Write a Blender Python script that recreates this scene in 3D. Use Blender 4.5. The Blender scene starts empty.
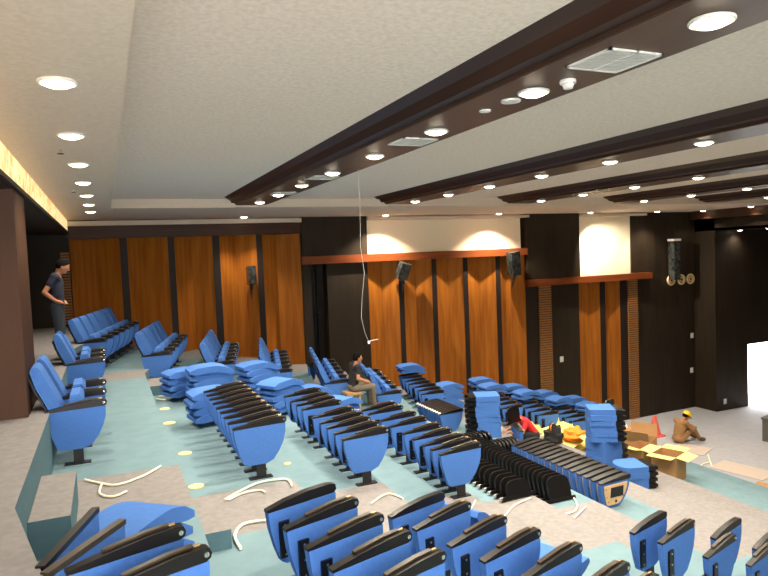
import bpy, bmesh, math, random
from mathutils import Vector, Matrix
random.seed(7)
S = bpy.context.scene
COL = S.collection
PI = math.pi
A126 = math.radians(12.6)
TAN = math.tan(A126)
ORD = ['first', 'second', 'third', 'fourth', 'fifth', 'sixth', 'seventh', 'eighth', 'ninth', 'tenth', 'eleventh', 'twelfth',
       'thirteenth', 'fourteenth', 'fifteenth', 'sixteenth', 'seventeenth', 'eighteenth', 'nineteenth', 'twentieth',
       'twenty-first', 'twenty-second', 'twenty-third', 'twenty-fourth', 'twenty-fifth', 'twenty-sixth']

# ------------------------------------------------------------------ materials
def srgb(r, g, b):
    f = lambda c: (c / 255 / 12.92) if c / 255 <= .04045 else ((c / 255 + .055) / 1.055) ** 2.4
    return (f(r), f(g), f(b), 1)

def mat(name, col, rough=.6, metal=0., noise=0., scale=(8, 8, 8), bump=0., bscale=60, coat=0., col2=None, spec=.5, detail=4.):
    m = bpy.data.materials.new(name); m.use_nodes = True
    nt = m.node_tree; b = nt.nodes['Principled BSDF']
    b.inputs['Base Color'].default_value = col
    b.inputs['Roughness'].default_value = rough
    b.inputs['Metallic'].default_value = metal
    b.inputs['Specular IOR Level'].default_value = spec
    b.inputs['Coat Weight'].default_value = coat
    tc = nt.nodes.new('ShaderNodeTexCoord')
    if noise or col2:
        mp = nt.nodes.new('ShaderNodeMapping'); mp.inputs['Scale'].default_value = scale
        n = nt.nodes.new('ShaderNodeTexNoise'); n.inputs['Scale'].default_value = 1; n.inputs['Detail'].default_value = detail
        r = nt.nodes.new('ShaderNodeValToRGB')
        c2 = col2 or tuple(max(0, c * (1 - noise)) for c in col[:3]) + (1,)
        r.color_ramp.elements[0].color = c2; r.color_ramp.elements[0].position = .35
        r.color_ramp.elements[1].color = col; r.color_ramp.elements[1].position = .65
        nt.links.new(tc.outputs['Object'], mp.inputs['Vector']); nt.links.new(mp.outputs[0], n.inputs['Vector'])
        nt.links.new(n.outputs['Fac'], r.inputs['Fac']); nt.links.new(r.outputs['Color'], b.inputs['Base Color'])
    if bump:
        n2 = nt.nodes.new('ShaderNodeTexNoise'); n2.inputs['Scale'].default_value = bscale; n2.inputs['Detail'].default_value = 3
        bp = nt.nodes.new('ShaderNodeBump'); bp.inputs['Strength'].default_value = bump; bp.inputs['Distance'].default_value = .01
        nt.links.new(tc.outputs['Object'], n2.inputs['Vector']); nt.links.new(n2.outputs['Fac'], bp.inputs['Height'])
        nt.links.new(bp.outputs[0], b.inputs['Normal'])
    return m

def emit(name, col, s):
    m = bpy.data.materials.new(name); m.use_nodes = True
    b = m.node_tree.nodes['Principled BSDF']
    b.inputs['Base Color'].default_value = (.8, .8, .8, 1)
    b.inputs['Emission Color'].default_value = col; b.inputs['Emission Strength'].default_value = s
    return m

M = dict(
    blue=mat('blue_fabric', srgb(70, 114, 184), .85, noise=.08, scale=(30, 30, 30), bump=.2, bscale=220, spec=.2),
    black=mat('black_plastic', srgb(12, 11, 11), .36, spec=.3),
    arm=mat('dark_armrest', srgb(20, 17, 15), .36, spec=.35),
    tablet=mat('dark_tablet_laminate', srgb(50, 40, 28), .34, spec=.45),
    steel=mat('black_steel', srgb(22, 22, 24), .5),
    chrome=mat('chrome', srgb(215, 212, 205), .25, metal=1.),
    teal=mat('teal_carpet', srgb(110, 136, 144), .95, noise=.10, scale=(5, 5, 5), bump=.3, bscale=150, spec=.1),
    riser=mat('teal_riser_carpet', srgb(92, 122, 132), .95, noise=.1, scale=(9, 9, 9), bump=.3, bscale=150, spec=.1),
    grey=mat('grey_carpet', srgb(132, 129, 128), .95, noise=.16, scale=(14, 14, 14), bump=.3, bscale=150, spec=.1, detail=8),
    stage=mat('blue_grey_carpet', srgb(166, 167, 172), .95, noise=.08, scale=(6, 6, 6), bump=.3, bscale=150, spec=.1),
    wood=mat('orange_wood_veneer', srgb(170, 102, 34), .55, col2=srgb(146, 82, 24), scale=(9, 9, .7), bump=.05, bscale=30, spec=.12),
    railwood=mat('reddish_wood_rail', srgb(132, 66, 28), .45, col2=srgb(112, 54, 22), scale=(.8, 9, 9), spec=.3),
    cornwood=mat('brown_cornice_wood', srgb(70, 42, 28), .5, col2=srgb(58, 34, 22), scale=(.8, 9, 9), spec=.25),
    dark=mat('dark_brown_panel', srgb(50, 40, 29), .55, col2=srgb(43, 34, 24), scale=(5, 5, .8), spec=.2),
    pier=mat('brown_pier_panel', srgb(72, 50, 38), .6, col2=srgb(64, 44, 33), scale=(5, 5, .8), spec=.1),
    strip=mat('dark_grey_batten', srgb(42, 34, 30), .55, spec=.2),
    beamface=mat('brown_beam_soffit', srgb(84, 60, 44), .42, col2=srgb(74, 52, 38), scale=(9, .7, 9), spec=.35),
    beam=mat('dark_beam_wood', srgb(56, 34, 23), .42, col2=srgb(44, 26, 17), scale=(9, .7, 9), spec=.35),
    slat=mat('light_wood_slat', srgb(168, 116, 66), .55, noise=.2, scale=(12, 12, 12), spec=.3),
    slatdark=mat('slat_backing', srgb(60, 40, 28), .6),
    ceil=mat('mottled_acoustic_ceiling', srgb(236, 219, 202), .95, col2=srgb(222, 205, 187), scale=(26, 26, 26), bump=.25, bscale=70, spec=.1, detail=8),
    soffit=mat('painted_soffit', srgb(220, 203, 184), .9, col2=srgb(210, 193, 173), scale=(30, 30, 30), spec=.15, detail=8),
    white=mat('cream_wall_paint', srgb(242, 228, 198), .85),
    crown=mat('off_white_crown_moulding', srgb(206, 190, 168), .7),
    metal=mat('brushed_vent_metal', srgb(190, 188, 182), .5, metal=.2),
    plastic=mat('white_plastic', srgb(225, 222, 215), .5),
    wire=mat('cream_wire', srgb(235, 230, 205), .5),
    ply=mat('bare_plywood', srgb(222, 180, 132), .7, noise=.12, scale=(4, 4, 20)),
    patch=mat('pale_yellow_plywood_patch', srgb(226, 200, 140), .8, noise=.12, scale=(18, 18, 18)),
    card=mat('kraft_cardboard', srgb(176, 134, 88), .85, noise=.08, scale=(6, 6, 6)),
    cardy=mat('yellow_cardboard', srgb(236, 218, 128), .85, noise=.06, scale=(6, 6, 6)),
    paper=mat('beige_paper', srgb(186, 172, 160), .85),
    skin=mat('skin', srgb(176, 118, 84), .6, noise=.05),
    hair=mat('black_hair', srgb(17, 14, 13), .9, spec=.08),
    navy=mat('navy_cotton', srgb(30, 34, 52), .9),
    blackc=mat('black_cotton', srgb(26, 26, 26), .9),
    jeans=mat('grey_denim', srgb(44, 51, 58), .9, noise=.15),
    khaki=mat('khaki_cotton', srgb(104, 94, 82), .9, noise=.1),
    red=mat('red_cotton', srgb(214, 36, 40), .85),
    tan=mat('tan_cotton', srgb(150, 112, 70), .9, noise=.12, scale=(20, 20, 20)),
    brown=mat('brown_cotton', srgb(108, 72, 48), .9),
    orange=mat('orange_leather', srgb(216, 120, 48), .6),
    hat=mat('yellow_helmet_plastic', srgb(238, 200, 30), .35),
    ylw=mat('yellow_paper', srgb(244, 226, 130), .8, noise=.08, scale=(5, 5, 5)),
    orangec=mat('orange_cloth', srgb(240, 140, 30), .8, noise=.25, scale=(9, 9, 9)),
    coral=mat('coral_plastic', srgb(236, 100, 84), .5),
    bag=mat('cream_bag', srgb(236, 226, 170), .7),
    film=mat('plastic_film_over_black', srgb(70, 72, 68), .18, noise=.75, scale=(9, 9, 7), bump=.9, bscale=14),
    brass=mat('worn_brass', srgb(150, 128, 92), .4, metal=.7),
    gold=mat('brushed_gold_rim', srgb(236, 204, 150), .4, metal=.15),
    leather=mat('dark_grey_stage_block', srgb(92, 88, 82), .8),
    terrace=mat('pale_terrace', srgb(235, 235, 235), .9),
    lamp=emit('warm_lamp_glass', (1, .86, .62, 1), 9),
    onyx=emit('lit_onyx', (1, .74, .36, 1), .5),
)
# veined look for the lit onyx band
_nt = M['onyx'].node_tree; _b = _nt.nodes['Principled BSDF']
_tc = _nt.nodes.new('ShaderNodeTexCoord'); _n = _nt.nodes.new('ShaderNodeTexNoise'); _n.inputs['Scale'].default_value = 3; _n.inputs['Distortion'].default_value = 2
_r = _nt.nodes.new('ShaderNodeValToRGB'); _r.color_ramp.elements[0].color = (.75, .40, .12, 1); _r.color_ramp.elements[1].color = (1, .80, .42, 1)
_r.color_ramp.elements[0].position = .35; _r.color_ramp.elements[1].position = .6
_nt.links.new(_tc.outputs['Object'], _n.inputs['Vector']); _nt.links.new(_n.outputs['Fac'], _r.inputs['Fac'])
_nt.links.new(_r.outputs['Color'], _b.inputs['Emission Color']); _nt.links.new(_r.outputs['Color'], _b.inputs['Base Color'])

# ------------------------------------------------------------------ mesh builder
class B:
    def __init__(s): s.bm = bmesh.new()
    def box(s, x0, x1, y0, y1, z0, z1, mi=0):
        v = [s.bm.verts.new((x, y, z)) for z in (z0, z1) for y in (y0, y1) for x in (x0, x1)]
        for q in ((0, 2, 3, 1), (4, 5, 7, 6), (0, 1, 5, 4), (2, 6, 7, 3), (0, 4, 6, 2), (1, 3, 7, 5)):
            f = s.bm.faces.new([v[i] for i in q]); f.material_index = mi
        return s
    def prism(s, prof, a, b, axis='y', mi=0):
        def P(u, w, t): return {'y': (u, t, w), 'x': (t, u, w), 'z': (u, w, t)}[axis]
        r0 = [s.bm.verts.new(P(u, w, a)) for u, w in prof]; r1 = [s.bm.verts.new(P(u, w, b)) for u, w in prof]
        n = len(prof)
        fs = [s.bm.faces.new(r0), s.bm.faces.new(list(reversed(r1)))]
        for i in range(n): fs.append(s.bm.faces.new((r0[i], r1[i], r1[(i + 1) % n], r0[(i + 1) % n])))
        for f in fs: f.material_index = mi
        return s
    def cyl(s, c, r, h, axis='z', n=20, r2=None, mi=0):
        r2 = r if r2 is None else r2
        mt = {'z': Matrix.Identity(4), 'x': Matrix.Rotation(PI / 2, 4, 'Y'), 'y': Matrix.Rotation(-PI / 2, 4, 'X')}[axis]
        g = bmesh.ops.create_cone(s.bm, cap_ends=True, segments=n, radius1=r, radius2=r2, depth=h, matrix=Matrix.Translation(c) @ mt)
        for v in g['verts']:
            for f in v.link_faces: f.material_index = mi
        return s
    def ell(s, c, rx, ry, rz, n=16, mt=None):
        m4 = Matrix.Translation(c) @ (mt or Matrix.Identity(4)) @ Matrix.Diagonal((rx, ry, rz, 1))
        bmesh.ops.create_uvsphere(s.bm, u_segments=n, v_segments=max(6, n // 2), radius=1, matrix=m4); return s
    def tube(s, pts, r, n=8):
        pts = [Vector(p) for p in pts]; rings = []; rs = r if isinstance(r, (list, tuple)) else [r] * len(pts)
        for i, p in enumerate(pts):
            d = (pts[min(i + 1, len(pts) - 1)] - pts[max(i - 1, 0)]).normalized()
            up = Vector((0, 0, 1)) if abs(d.z) < .95 else Vector((1, 0, 0))
            a = d.cross(up).normalized(); b = a.cross(d).normalized()
            rings.append([s.bm.verts.new(p + rs[i] * (math.cos(t) * a + math.sin(t) * b)) for t in [2 * PI * k / n for k in range(n)]])
        for q, w in zip(rings, rings[1:]):
            for k in range(n): s.bm.faces.new((q[k], q[(k + 1) % n], w[(k + 1) % n], w[k]))
        s.bm.faces.new(list(reversed(rings[0]))); s.bm.faces.new(rings[-1]); return s
    def torus(s, c, R, r, axis='y', n=24, k=8):
        rings = []
        for i in range(n):
            t = 2 * PI * i / n; ring = []
            for j in range(k):
                u = 2 * PI * j / k; d = R + r * math.cos(u); h = r * math.sin(u)
                p = (d * math.cos(t), h, d * math.sin(t)) if axis == 'y' else (d * math.cos(t), d * math.sin(t), h)
                ring.append(s.bm.verts.new(Vector(c) + Vector(p)))
            rings.append(ring)
        for i in range(n):
            for j in range(k): s.bm.faces.new((rings[i][j], rings[(i + 1) % n][j], rings[(i + 1) % n][(j + 1) % k], rings[i][(j + 1) % k]))
        return s
    def bevel(s, w, seg=2, ang=30):
        es = [e for e in s.bm.edges if len(e.link_faces) == 2 and e.calc_face_angle(0) > math.radians(ang)]
        bmesh.ops.bevel(s.bm, geom=es, offset=w, segments=seg, affect='EDGES', profile=.5, clamp_overlap=True); return s
    def rot(s, ang, ax, c=(0, 0, 0)):
        bmesh.ops.rotate(s.bm, verts=s.bm.verts[:], cent=c, matrix=Matrix.Rotation(ang, 3, ax)); return s
    def mesh(s, name, mats, smooth=True):
        bmesh.ops.recalc_face_normals(s.bm, faces=s.bm.faces[:])
        me = bpy.data.meshes.new(name); s.bm.to_mesh(me); s.bm.free()
        for m in (mats if isinstance(mats, list) else [mats]): me.materials.append(m)
        if smooth:
            me.shade_smooth(); me.set_sharp_from_angle(angle=math.radians(38))
        return me

def link(name, me, parent=None, loc=(0, 0, 0), rot=(0, 0, 0)):
    o = bpy.data.objects.new(name, me); COL.objects.link(o); o.location = loc; o.rotation_euler = rot
    if parent: o.parent = parent
    return o
def tag(o, label, cat, group=None, kind=None):
    o['label'] = label; o['category'] = cat
    if group: o['group'] = group
    if kind: o['kind'] = kind
    return o
def struct(name, me, loc=(0, 0, 0)):
    o = link(name, me, None, loc); o['kind'] = 'structure'; return o
def thing(name, parts, loc, rot, label, cat, group=None):
    """parts: (name, mesh[, subparts]); a single mesh makes a one-mesh thing"""
    if not isinstance(rot, (tuple, list)): rot = (0, 0, rot)
    if not isinstance(parts, list): return tag(link(name, parts, None, loc, rot), label, cat, group)
    e = link(name, None, None, loc, rot); e.empty_display_size = .1; tag(e, label, cat, group)
    for p in parts:
        c = link(p[0], p[1], e)
        for sp in (p[2] if len(p) > 2 else []): link(sp[0], sp[1], c)
    return e

# ------------------------------------------------------------------ the stepped floor
YN, YF, W, WX = 4.7, 13.2, 18.2, 18.7          # bends of the rows, side wall
def off(y): return TAN * max(0, y - YF) + TAN * max(0, YN - y)
EDGES = [-.62] + [.6 + 1.2 * k for k in range(13)]
def tz(i): return max(-2.14 - .345 * i, -6.6)
def tier_at(x, y):
    c = x - off(y)
    if c < -.62: return -1.55
    i = 0
    while i < 13 and c >= EDGES[i + 1]: i += 1
    return tz(i)

def build_floor():
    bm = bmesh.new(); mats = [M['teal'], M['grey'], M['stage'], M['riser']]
    def quad(p, mi):
        f = bm.faces.new([bm.verts.new(q) for q in p]); f.material_index = mi
    near = {0: 7.0, 1: 6.9, 2: 7.2, 3: 7.2, 4: 7.5, 5: 7.5, 6: 7.25}
    def cuts(i):
        if i < 0: return [(-2.5, WX, 1)]
        if i <= 6:
            L = [(-2.5, 5.75, 0), (5.75, near[i], 1)]
            L += [(near[i], 12.7, 0), (12.7, 13.7, 1), (13.7, 16.95, 0)] if i == 0 else [(near[i], 16.95, 0)]
            return L + [(16.95, WX, 1)]
        if i <= 9: return [(-2.5, WX, 1)]
        if i <= 12: return [(-2.5, WX, 0)]
        return [(-2.5, WX, 2)]
    for i in range(-1, 14):
        z = -1.55 if i < 0 else tz(i)
        for y0, y1, mi in cuts(i):
            ys = sorted({y0, y1} | {b for b in (YN, YF) if y0 < b < y1})
            for a, b in zip(ys, ys[1:]):
                cl = EDGES[i] if i >= 0 else None; cr = EDGES[i + 1] if i < 13 else None
                xl = lambda y: (-4 if cl is None else cl + off(y)); xr = lambda y: (27 if cr is None else cr + off(y))
                quad([(xl(a), a, z), (xr(a), a, z), (xr(b), b, z), (xl(b), b, z)], mi)
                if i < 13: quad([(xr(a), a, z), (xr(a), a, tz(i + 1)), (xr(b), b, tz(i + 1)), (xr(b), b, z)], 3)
    bmesh.ops.recalc_face_normals(bm, faces=bm.faces[:])
    me = bpy.data.meshes.new('floor'); bm.to_mesh(me); bm.free()
    for m in mats: me.materials.append(m)
    struct('floor', me)
build_floor()

def step_box(x0, x1, y0, y1, z0, z1, label):
    b = B(); b.box(0, x1 - x0, 0, y1 - y0, 0, z1 - z0, 0)
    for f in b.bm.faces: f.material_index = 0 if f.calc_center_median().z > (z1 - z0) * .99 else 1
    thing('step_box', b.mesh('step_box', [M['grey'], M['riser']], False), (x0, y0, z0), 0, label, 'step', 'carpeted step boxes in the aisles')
step_box(-.615, -.335, 5.22, 6.33, -2.14, -1.845, 'carpeted step box between the raised grey platform and the top tier, at the lower left')
step_box(.605, .87, 5.5, 6.4, tz(1), tz(1) + .17, 'small carpeted step box with a bent white wire on it, in the near aisle')
step_box(.605, .95, 12.6, 13.5, tz(1), tz(1) + .18, 'small carpeted step box in the far aisle, in front of the second row of chairs')

# ------------------------------------------------------------------ walls
def wallbox(name, x0, x1, y0, y1, z0, z1, m): return struct(name, B().box(x0, x1, y0, y1, z0, z1).mesh(name, m, False))
WT = W + .35
# main far wall: recessed plane, cream band and dark facing
wallbox('wall_far', -3.4, 21.35, W + .42, W + .62, -7, 1.6, M['dark'])
def fw(x0, x1, z0, z1, m, d=0.): return wallbox('wall_far', x0, x1, W - d, W + .3, z0, z1, m)
fw(-3.4, -.8, -1.55, 1.6, M['dark'])
fw(5.31, 7.37, .0, 1.15, M['dark'], .12)                     # dark upper box left of the cream band
fw(5.31, 5.58, -4, -.2, M['dark'], .0)
fw(6.05, 7.37, -4.6, -.2, M['dark'], .06)
fw(7.37, 13.1, -.01, 1.15, M['white'], -.05)                 # cream wall above first rail
fw(13.22, 15.5, -1.1, 1.15, M['dark'], .12)
fw(13.22, 13.72, -6.6, -1.3, M['dark'], .0)
fw(14.3, 15.5, -6.6, -1.3, M['dark'], .02)
fw(15.5, 18.02, -1.1, 1.15, M['white'], -.05)
fw(18.26, 19.2, -6.7, 1.15, M['dark'], .0)
fw(18.02, 18.26, -1.09, 1.15, M['dark'], .0)
fw(19.2, 21.35, -6.7, 1.15, M['dark'], -.06)
fw(17.42, 17.76, -6.6, -1.3, M['strip'], 0.)
wallbox('wall_stage', 21.3, 23.07, 17.3, W + .5, -6.7, 1.2, M['dark'])
wallbox('wall_stage', 23.07, 27.2, 17.3, 17.6, -4.15, 1.2, M['dark'])
wallbox('wall_stage', 25.8, 27.2, 17.3, 17.6, -6.7, -4.15, M['dark'])
wallbox('wall_front', 27, 27.2, -2.5, 17.5, -6.7, 1.2, M['dark'])
wallbox('wall_back', -4.2, -4, -2.5, W + .5, -1.7, 1.6, M['dark'])
wallbox('wall_back', -4, -.81, 7.5, 8.5, -1.56, 1.3, M['pier'])       # pier at left
wallbox('wall_back', -4, -.82, 7.6, W, .80, 1.3, M['dark'])           # bulkhead over the opening
wallbox('wall_back', -4, -.82, -2.5, 7.5, .80, 1.3, M['dark'])
wallbox('wall_back', -2.2, -2.0, 8.5, W, -1.56, .8, M['dark'])
# unseen near wall behind the camera; wide opening added to let in fill light
wallbox('wall_near', 2.0, 27.2, -2.7, -2.5, -7, 1.6, M['soffit'])
wallbox('wall_near', -4.2, 2.0, -2.7, -2.5, -7, -1.55, M['soffit'])
wallbox('wall_near', -4.2, 2.0, -2.7, -2.5, 1.05, 1.6, M['soffit'])
for x in (-4.2, -1.1, 1.9): wallbox('wall_near', x, x + .12, -2.7, -2.5, -1.55, 1.05, M['soffit'])
# doorway terrace beyond the stage door
wallbox('terrace_ground', 22, 40, 17.6, 34, -6.75, -6.61, M['terrace'])

# rails / cornices
def trim(n, x0, x1, y0, y1, z0, z1, m): return struct('trim_%d' % n, B().box(x0, x1, y0, y1, z0, z1).bevel(.012).mesh('trim', m))
trim(1, -.8, 5.30, W - .10, W + .3, .68, 1.0, M['cornwood'])
trim(2, 5.28, 13.2, W - .20, W + .25, -.235, .0, M['railwood'])
trim(3, 13.2, 18.85, W - .20, W + .25, -1.33, -1.1, M['railwood'])
trim(4, -.8, 5.30, W - .22, W + .3, 1.0, 1.12, M['crown'])
trim(5, 7.37, 13.3, W - .22, W + .25, 1.03, 1.12, M['crown'])
trim(6, 15.5, 18.6, W - .22, W + .25, 1.03, 1.12, M['crown'])

# folded wood panels: concave V in plan
def vpanel(x0, xf, x1, ztop, zb0, zb1, label, d=.24):
    b = B(); y0 = W - .0; th = .05
    w0, wf, w1 = 0, xf - x0, x1 - x0
    pr = [(w0, 0), (wf, d), (w1, 0), (w1, d + th), (w0, d + th)]
    b.prism(pr, zb0, ztop, 'z')
    thing('folded_wood_panel', b.mesh('folded_wood_panel', M['wood'], False), (x0, y0, 0), 0, label, 'wall panel', 'folded orange wood panels of the far wall')
def strip(x0, x1, zt, zb, label):
    thing('dark_batten', B().box(0, x1 - x0, 0, .3, zb, zt).mesh('dark_batten', M['strip'], False), (x0, W - .02, 0), 0, label, 'batten', 'dark vertical battens between wood panels')
LP = [(-.78, -.14, .40), (.58, 1.07, 1.60), (1.77, 2.25, 2.78), (2.97, 3.48, 4.0), (4.17, 4.66, 5.29)]
for k, (a, b_, c) in enumerate(LP):
    zb = min(tier_at(a, W - .1), tier_at(c, W - .1))
    vpanel(a, b_, c, .69, zb - .3, zb, '%s folded wood panel from the left under the brown cornice' % ORD[k], .34)
for k, (a, b_) in enumerate([(.40, .58), (1.60, 1.77), (2.78, 2.97), (4.0, 4.17)]):
    strip(a, b_, .69, tier_at(b_, W - .1) - .3, '%s dark batten from the left under the brown cornice' % ORD[k])
LP2 = [(7.40, 7.93, 8.42), (8.59, 9.09, 9.60), (9.77, 10.3, 10.76), (10.93, 11.47, 12.02), (12.2, 12.5, 13.2)]
for k, (a, b_, c) in enumerate(LP2):
    vpanel(a, b_, c, -.23, tier_at(c, W - .1), 0, '%s folded wood panel from the left under the upper red rail of the far wall' % ORD[k], .15)
for k, (a, b_) in enumerate([(8.42, 8.59), (9.60, 9.77), (10.76, 10.93), (12.02, 12.2)]):
    strip(a, b_, -.23, tier_at(b_, W - .1) - .3, '%s dark batten from the left under the upper red rail' % ORD[k])
vpanel(15.51, 16.0, 16.47, -1.32, -6.6, 0, 'left flat orange wood panel under the lower red rail', .06)
vpanel(16.71, 16.85, 17.42, -1.32, -6.6, 0, 'right folded orange wood panel under the lower red rail', .12)
strip(16.47, 16.71, -1.32, -6.6, 'dark batten between the two wood panels under the lower red rail')
# tall recess with dark conduit bars in the dark column
b = B().box(0, .1, 0, .1, -4.2, -.24).box(.15, .2, .02, .1, -4.2, -.24).box(.02, .3, .0, .06, -1.75, -1.68)
thing('dark_conduit', b.mesh('conduit', M['black'], False), (5.62, W + .1, 0), 0, 'black vertical conduit pair inside the recess of the dark column', 'conduit')

def slats(x, y, w, z0, z1, label, n, d=.12):
    bk = B().box(0, w, .06, d, z0, z1).mesh('backing', M['slatdark'], False)
    sl = B(); h = (z1 - z0) / n
    for k in range(n): sl.box(0, w, 0, .06, z0 + k * h + h * .2, z0 + k * h + h * .8)
    thing('slatted_panel', [('backing', bk), ('slats', sl.mesh('slats', M['slat'], False))], (x, y, 0), 0, label, 'slatted panel', 'light wood slatted strips')
slats(-1.0, W - .14, .2, -1.5, .35, 'slatted wood strip at the far left corner behind the standing man', 26)
slats(13.74, W - .06, .52, -6.5, -1.34, 'left slatted wood strip under the lower red rail, beside the dark switch panel', 62, .1)
slats(17.78, W - .06, .46, -6.6, -1.34, 'right slatted wood strip under the lower red rail, at the end of the wood panels', 64, .1)

# ------------------------------------------------------------------ ceiling
ZS, ZM = 1.15, 1.34
ce = B()
ce.box(.19, 27.2, -2.7, 14.4, ZM, ZM + .1)
struct('ceiling', ce.mesh('ceiling', M['ceil'], False))
struct('ceiling', B().box(-.83, .19, -2.7, 14.4, ZS, ZM + .1).mesh('ceiling', M['soffit'], False))
struct('ceiling', B().box(-4.2, 21.3, 14.4, W + .5, ZS, ZM + .1).mesh('ceiling', M['soffit'], False))
struct('ceiling', B().box(-4.2, -.83, -2.7, 14.4, 1.3, ZM + .1).mesh('ceiling', M['soffit'], False))
struct('ceiling', B().box(21.3, 27.2, -2.7, W, .37, .47).mesh('ceiling', M['dark'], False))
struct('trim_7', B().box(21.05, 21.3, -2.7, W, .84, ZM).mesh('trim', M['cornwood'], False))
struct('trim_8', B().box(21.3, 21.4, -2.7, W, .37, ZM).mesh('trim', M['dark'], False))
# beams
def beam(xc, label, n0):
    e = link('ceiling_beam', None, None, (xc, 0, 0)); tag(e, label, 'beam', 'dark wood ceiling beams with downlights')
    h = .325; prof = [(-h, 0), (h, 0), (h, .03), (h + .06, .05), (h + .10, .13), (h + .19, .19), (-h - .19, .19), (-h - .10, .13), (-h - .06, .05), (-h, .03)]
    b = B(); yend = 13.75
    rows = []
    for y, sx, dz in ((-2.5, 1, 0), (yend, 1, 0), (yend + .12, 1, .05), (yend + .24, 1, .13)):
        rows.append([b.bm.verts.new((u, y, ZS + max(w, dz))) for u, w in prof])
    for q, r in zip(rows, rows[1:]):
        for k in range(len(prof)): b.bm.faces.new((q[k], q[(k + 1) % len(prof)], r[(k + 1) % len(prof)], r[k]))
    b.bm.faces.new(rows[-1]); bmesh.ops.remove_doubles(b.bm, verts=b.bm.verts[:], dist=.0005)
    link('moulding', b.mesh('moulding', M['beam'], False), e)
    link('soffit_board', B().box(-h + .01, h - .01, -2.4, yend - .02, ZS - .006, ZS + .01).mesh('soffit_board', M['beamface'], False), e)
BX = [2.95, 6.43, 9.85, 13.35, 16.85]
BL = ['nearest dark wood ceiling beam, with the white air vents', 'second dark wood ceiling beam from the left', 'third dark wood ceiling beam from the left', 'fourth dark wood ceiling beam, nearer the stage', 'last dark wood ceiling beam before the stage']
for k, x in enumerate(BX): beam(x, BL[k], k)

# downlights -------------------------------------------------------
trimring = B().torus((0, 0, .0), .105, .012, 'z').mesh('trim_ring', M['plastic'])
lens = B().ell((0, 0, .006), .098, .098, .042, 24).mesh('lens', M['lamp'])
def spot(x, y, z, power, ang=140, blend=.9, size=.09, col=(1, .87, .70), aim=0.):
    L = bpy.data.lights.new('downlight_lamp', 'SPOT'); L.energy = power; L.spot_size = math.radians(ang); L.spot_blend = blend
    L.shadow_soft_size = size; L.color = col
    o = bpy.data.objects.new('downlight_lamp', L); COL.objects.link(o); o.location = (x, y, z - .075); o.rotation_euler = (0, aim, 0); return o
def downlight(x, y, z, label, group, power=32, **kw):
    t = thing('downlight', [('trim_ring', trimring), ('lens', lens)], (x, y, z - .012), 0, label, 'downlight', group)
    spot(x, y, z - .01, power, **kw)
PW = 215
for k, y in enumerate((2.65, 4.49, 6.27, 8.03, 9.79, 11.56, 13.3, 15.1)):
    if k: downlight(-.2, y, ZS, '%s round downlight from the camera in the row along the left soffit' % ORD[k - 1], 'downlights of the left soffit', PW * .45)
for bi, (x, y0) in enumerate(((2.95, 2.4), (6.43, 3.85), (9.82, 5.3), (13.35, 7.0), (16.85, 9.0))):
    k = 0; y = y0
    while y < 13.2:
        w = ['nearest', 'second', 'third', 'fourth', 'last'][bi]
        downlight(x, y, ZS - .006, '%s round downlight from the camera end of the %s ceiling beam' % (ORD[k], w), 'downlights of the ceiling beams', PW * (.8 if bi > 2 else 1))
        y += 1.5; k += 1
    # lamps on the near stretch of the beam, behind the frame
for x, y in ((6.43, 1.0), (9.82, 1.0), (9.82, 3.0), (13.35, 2), (13.35, 4.5), (2.95, -.6)):
    spot(x, y, ZS - .02, PW * .6)
for k, x in enumerate((3.55, 7.75, 11.75, 15.5, 18.6)):
    downlight(x, 17.5, ZS, '%s round downlight from the left in the soffit along the far wall' % ORD[k], 'downlights of the far soffit', (125, 450, 450, 600, 120)[k], ang=(100, 122, 122, 105, 110)[k], blend=.7, size=.05, aim=(0, 0, 0, -.62, 0)[k])
downlight(20.82, 17.4, ZS, 'round downlight in the far soffit lighting the stage fascia', 'downlights of the far soffit', 14, ang=120, blend=.4, size=.03)
downlight(20.82, 15.45, ZS, 'round downlight near the stage fascia at the right edge', 'downlights of the far soffit', 14, ang=120, blend=.4, size=.03)
for k, (x, y) in enumerate(((22.35, 17.05), (21.75, 15.45))):
    downlight(x, y, .37, ['left', 'right'][k] + ' cool round downlight in the dark stage ceiling', 'stage downlights', 30, col=(1, .95, .85))

# vents, detector, sprinklers on the nearest beam
def vent(x, y, w, l, label):
    fr = B(); fr.box(-w, w, -l, -l + .02, -.012, 0).box(-w, w, l - .02, l, -.012, 0).box(-w, -w + .02, -l, l, -.012, 0).box(w - .02, w, -l, l, -.012, 0).box(-.008, .008, -l, l, -.012, 0)
    lv = B(); n = 12
    for k in range(n):
        yy = -l + .03 + k * (2 * l - .06) / (n - 1); lv.box(-w + .02, w - .02, yy - .009, yy + .006, -.008, 0)
    bk = B().box(-w + .01, w - .01, -l + .01, l - .01, -.004, 0).mesh('backing', M['metal'], False)
    thing('air_vent', [('frame', fr.mesh('frame', M['plastic'], False)), ('louvre', lv.mesh('louvre', M['metal'], False)), ('backing', bk)], (x, y, ZS - .008), 0, label, 'air vent', 'air vents of the nearest beam')
vent(2.97, 3.12, .21, .2, 'nearest white louvred air vent in the ceiling beam, beside the smoke detector')
vent(2.99, 5.98, .2, .2, 'second white air vent along the nearest ceiling beam')
vent(2.99, 8.95, .2, .2, 'third white air vent along the nearest ceiling beam')
vent(2.99, 11.2, .2, .2, 'farthest white air vent along the nearest ceiling beam')
det = [('base', B().cyl((0, 0, -.015), .055, .03).bevel(.006).mesh('base', M['plastic'])), ('dome', B().cyl((0, 0, -.045), .03, .035, r2=.042).bevel(.006).mesh('dome', M['plastic']))]
thing('smoke_detector', det, (3.0, 3.58, ZS - .006), 0, 'white smoke detector under the nearest beam beside the vent', 'smoke detector')
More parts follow.
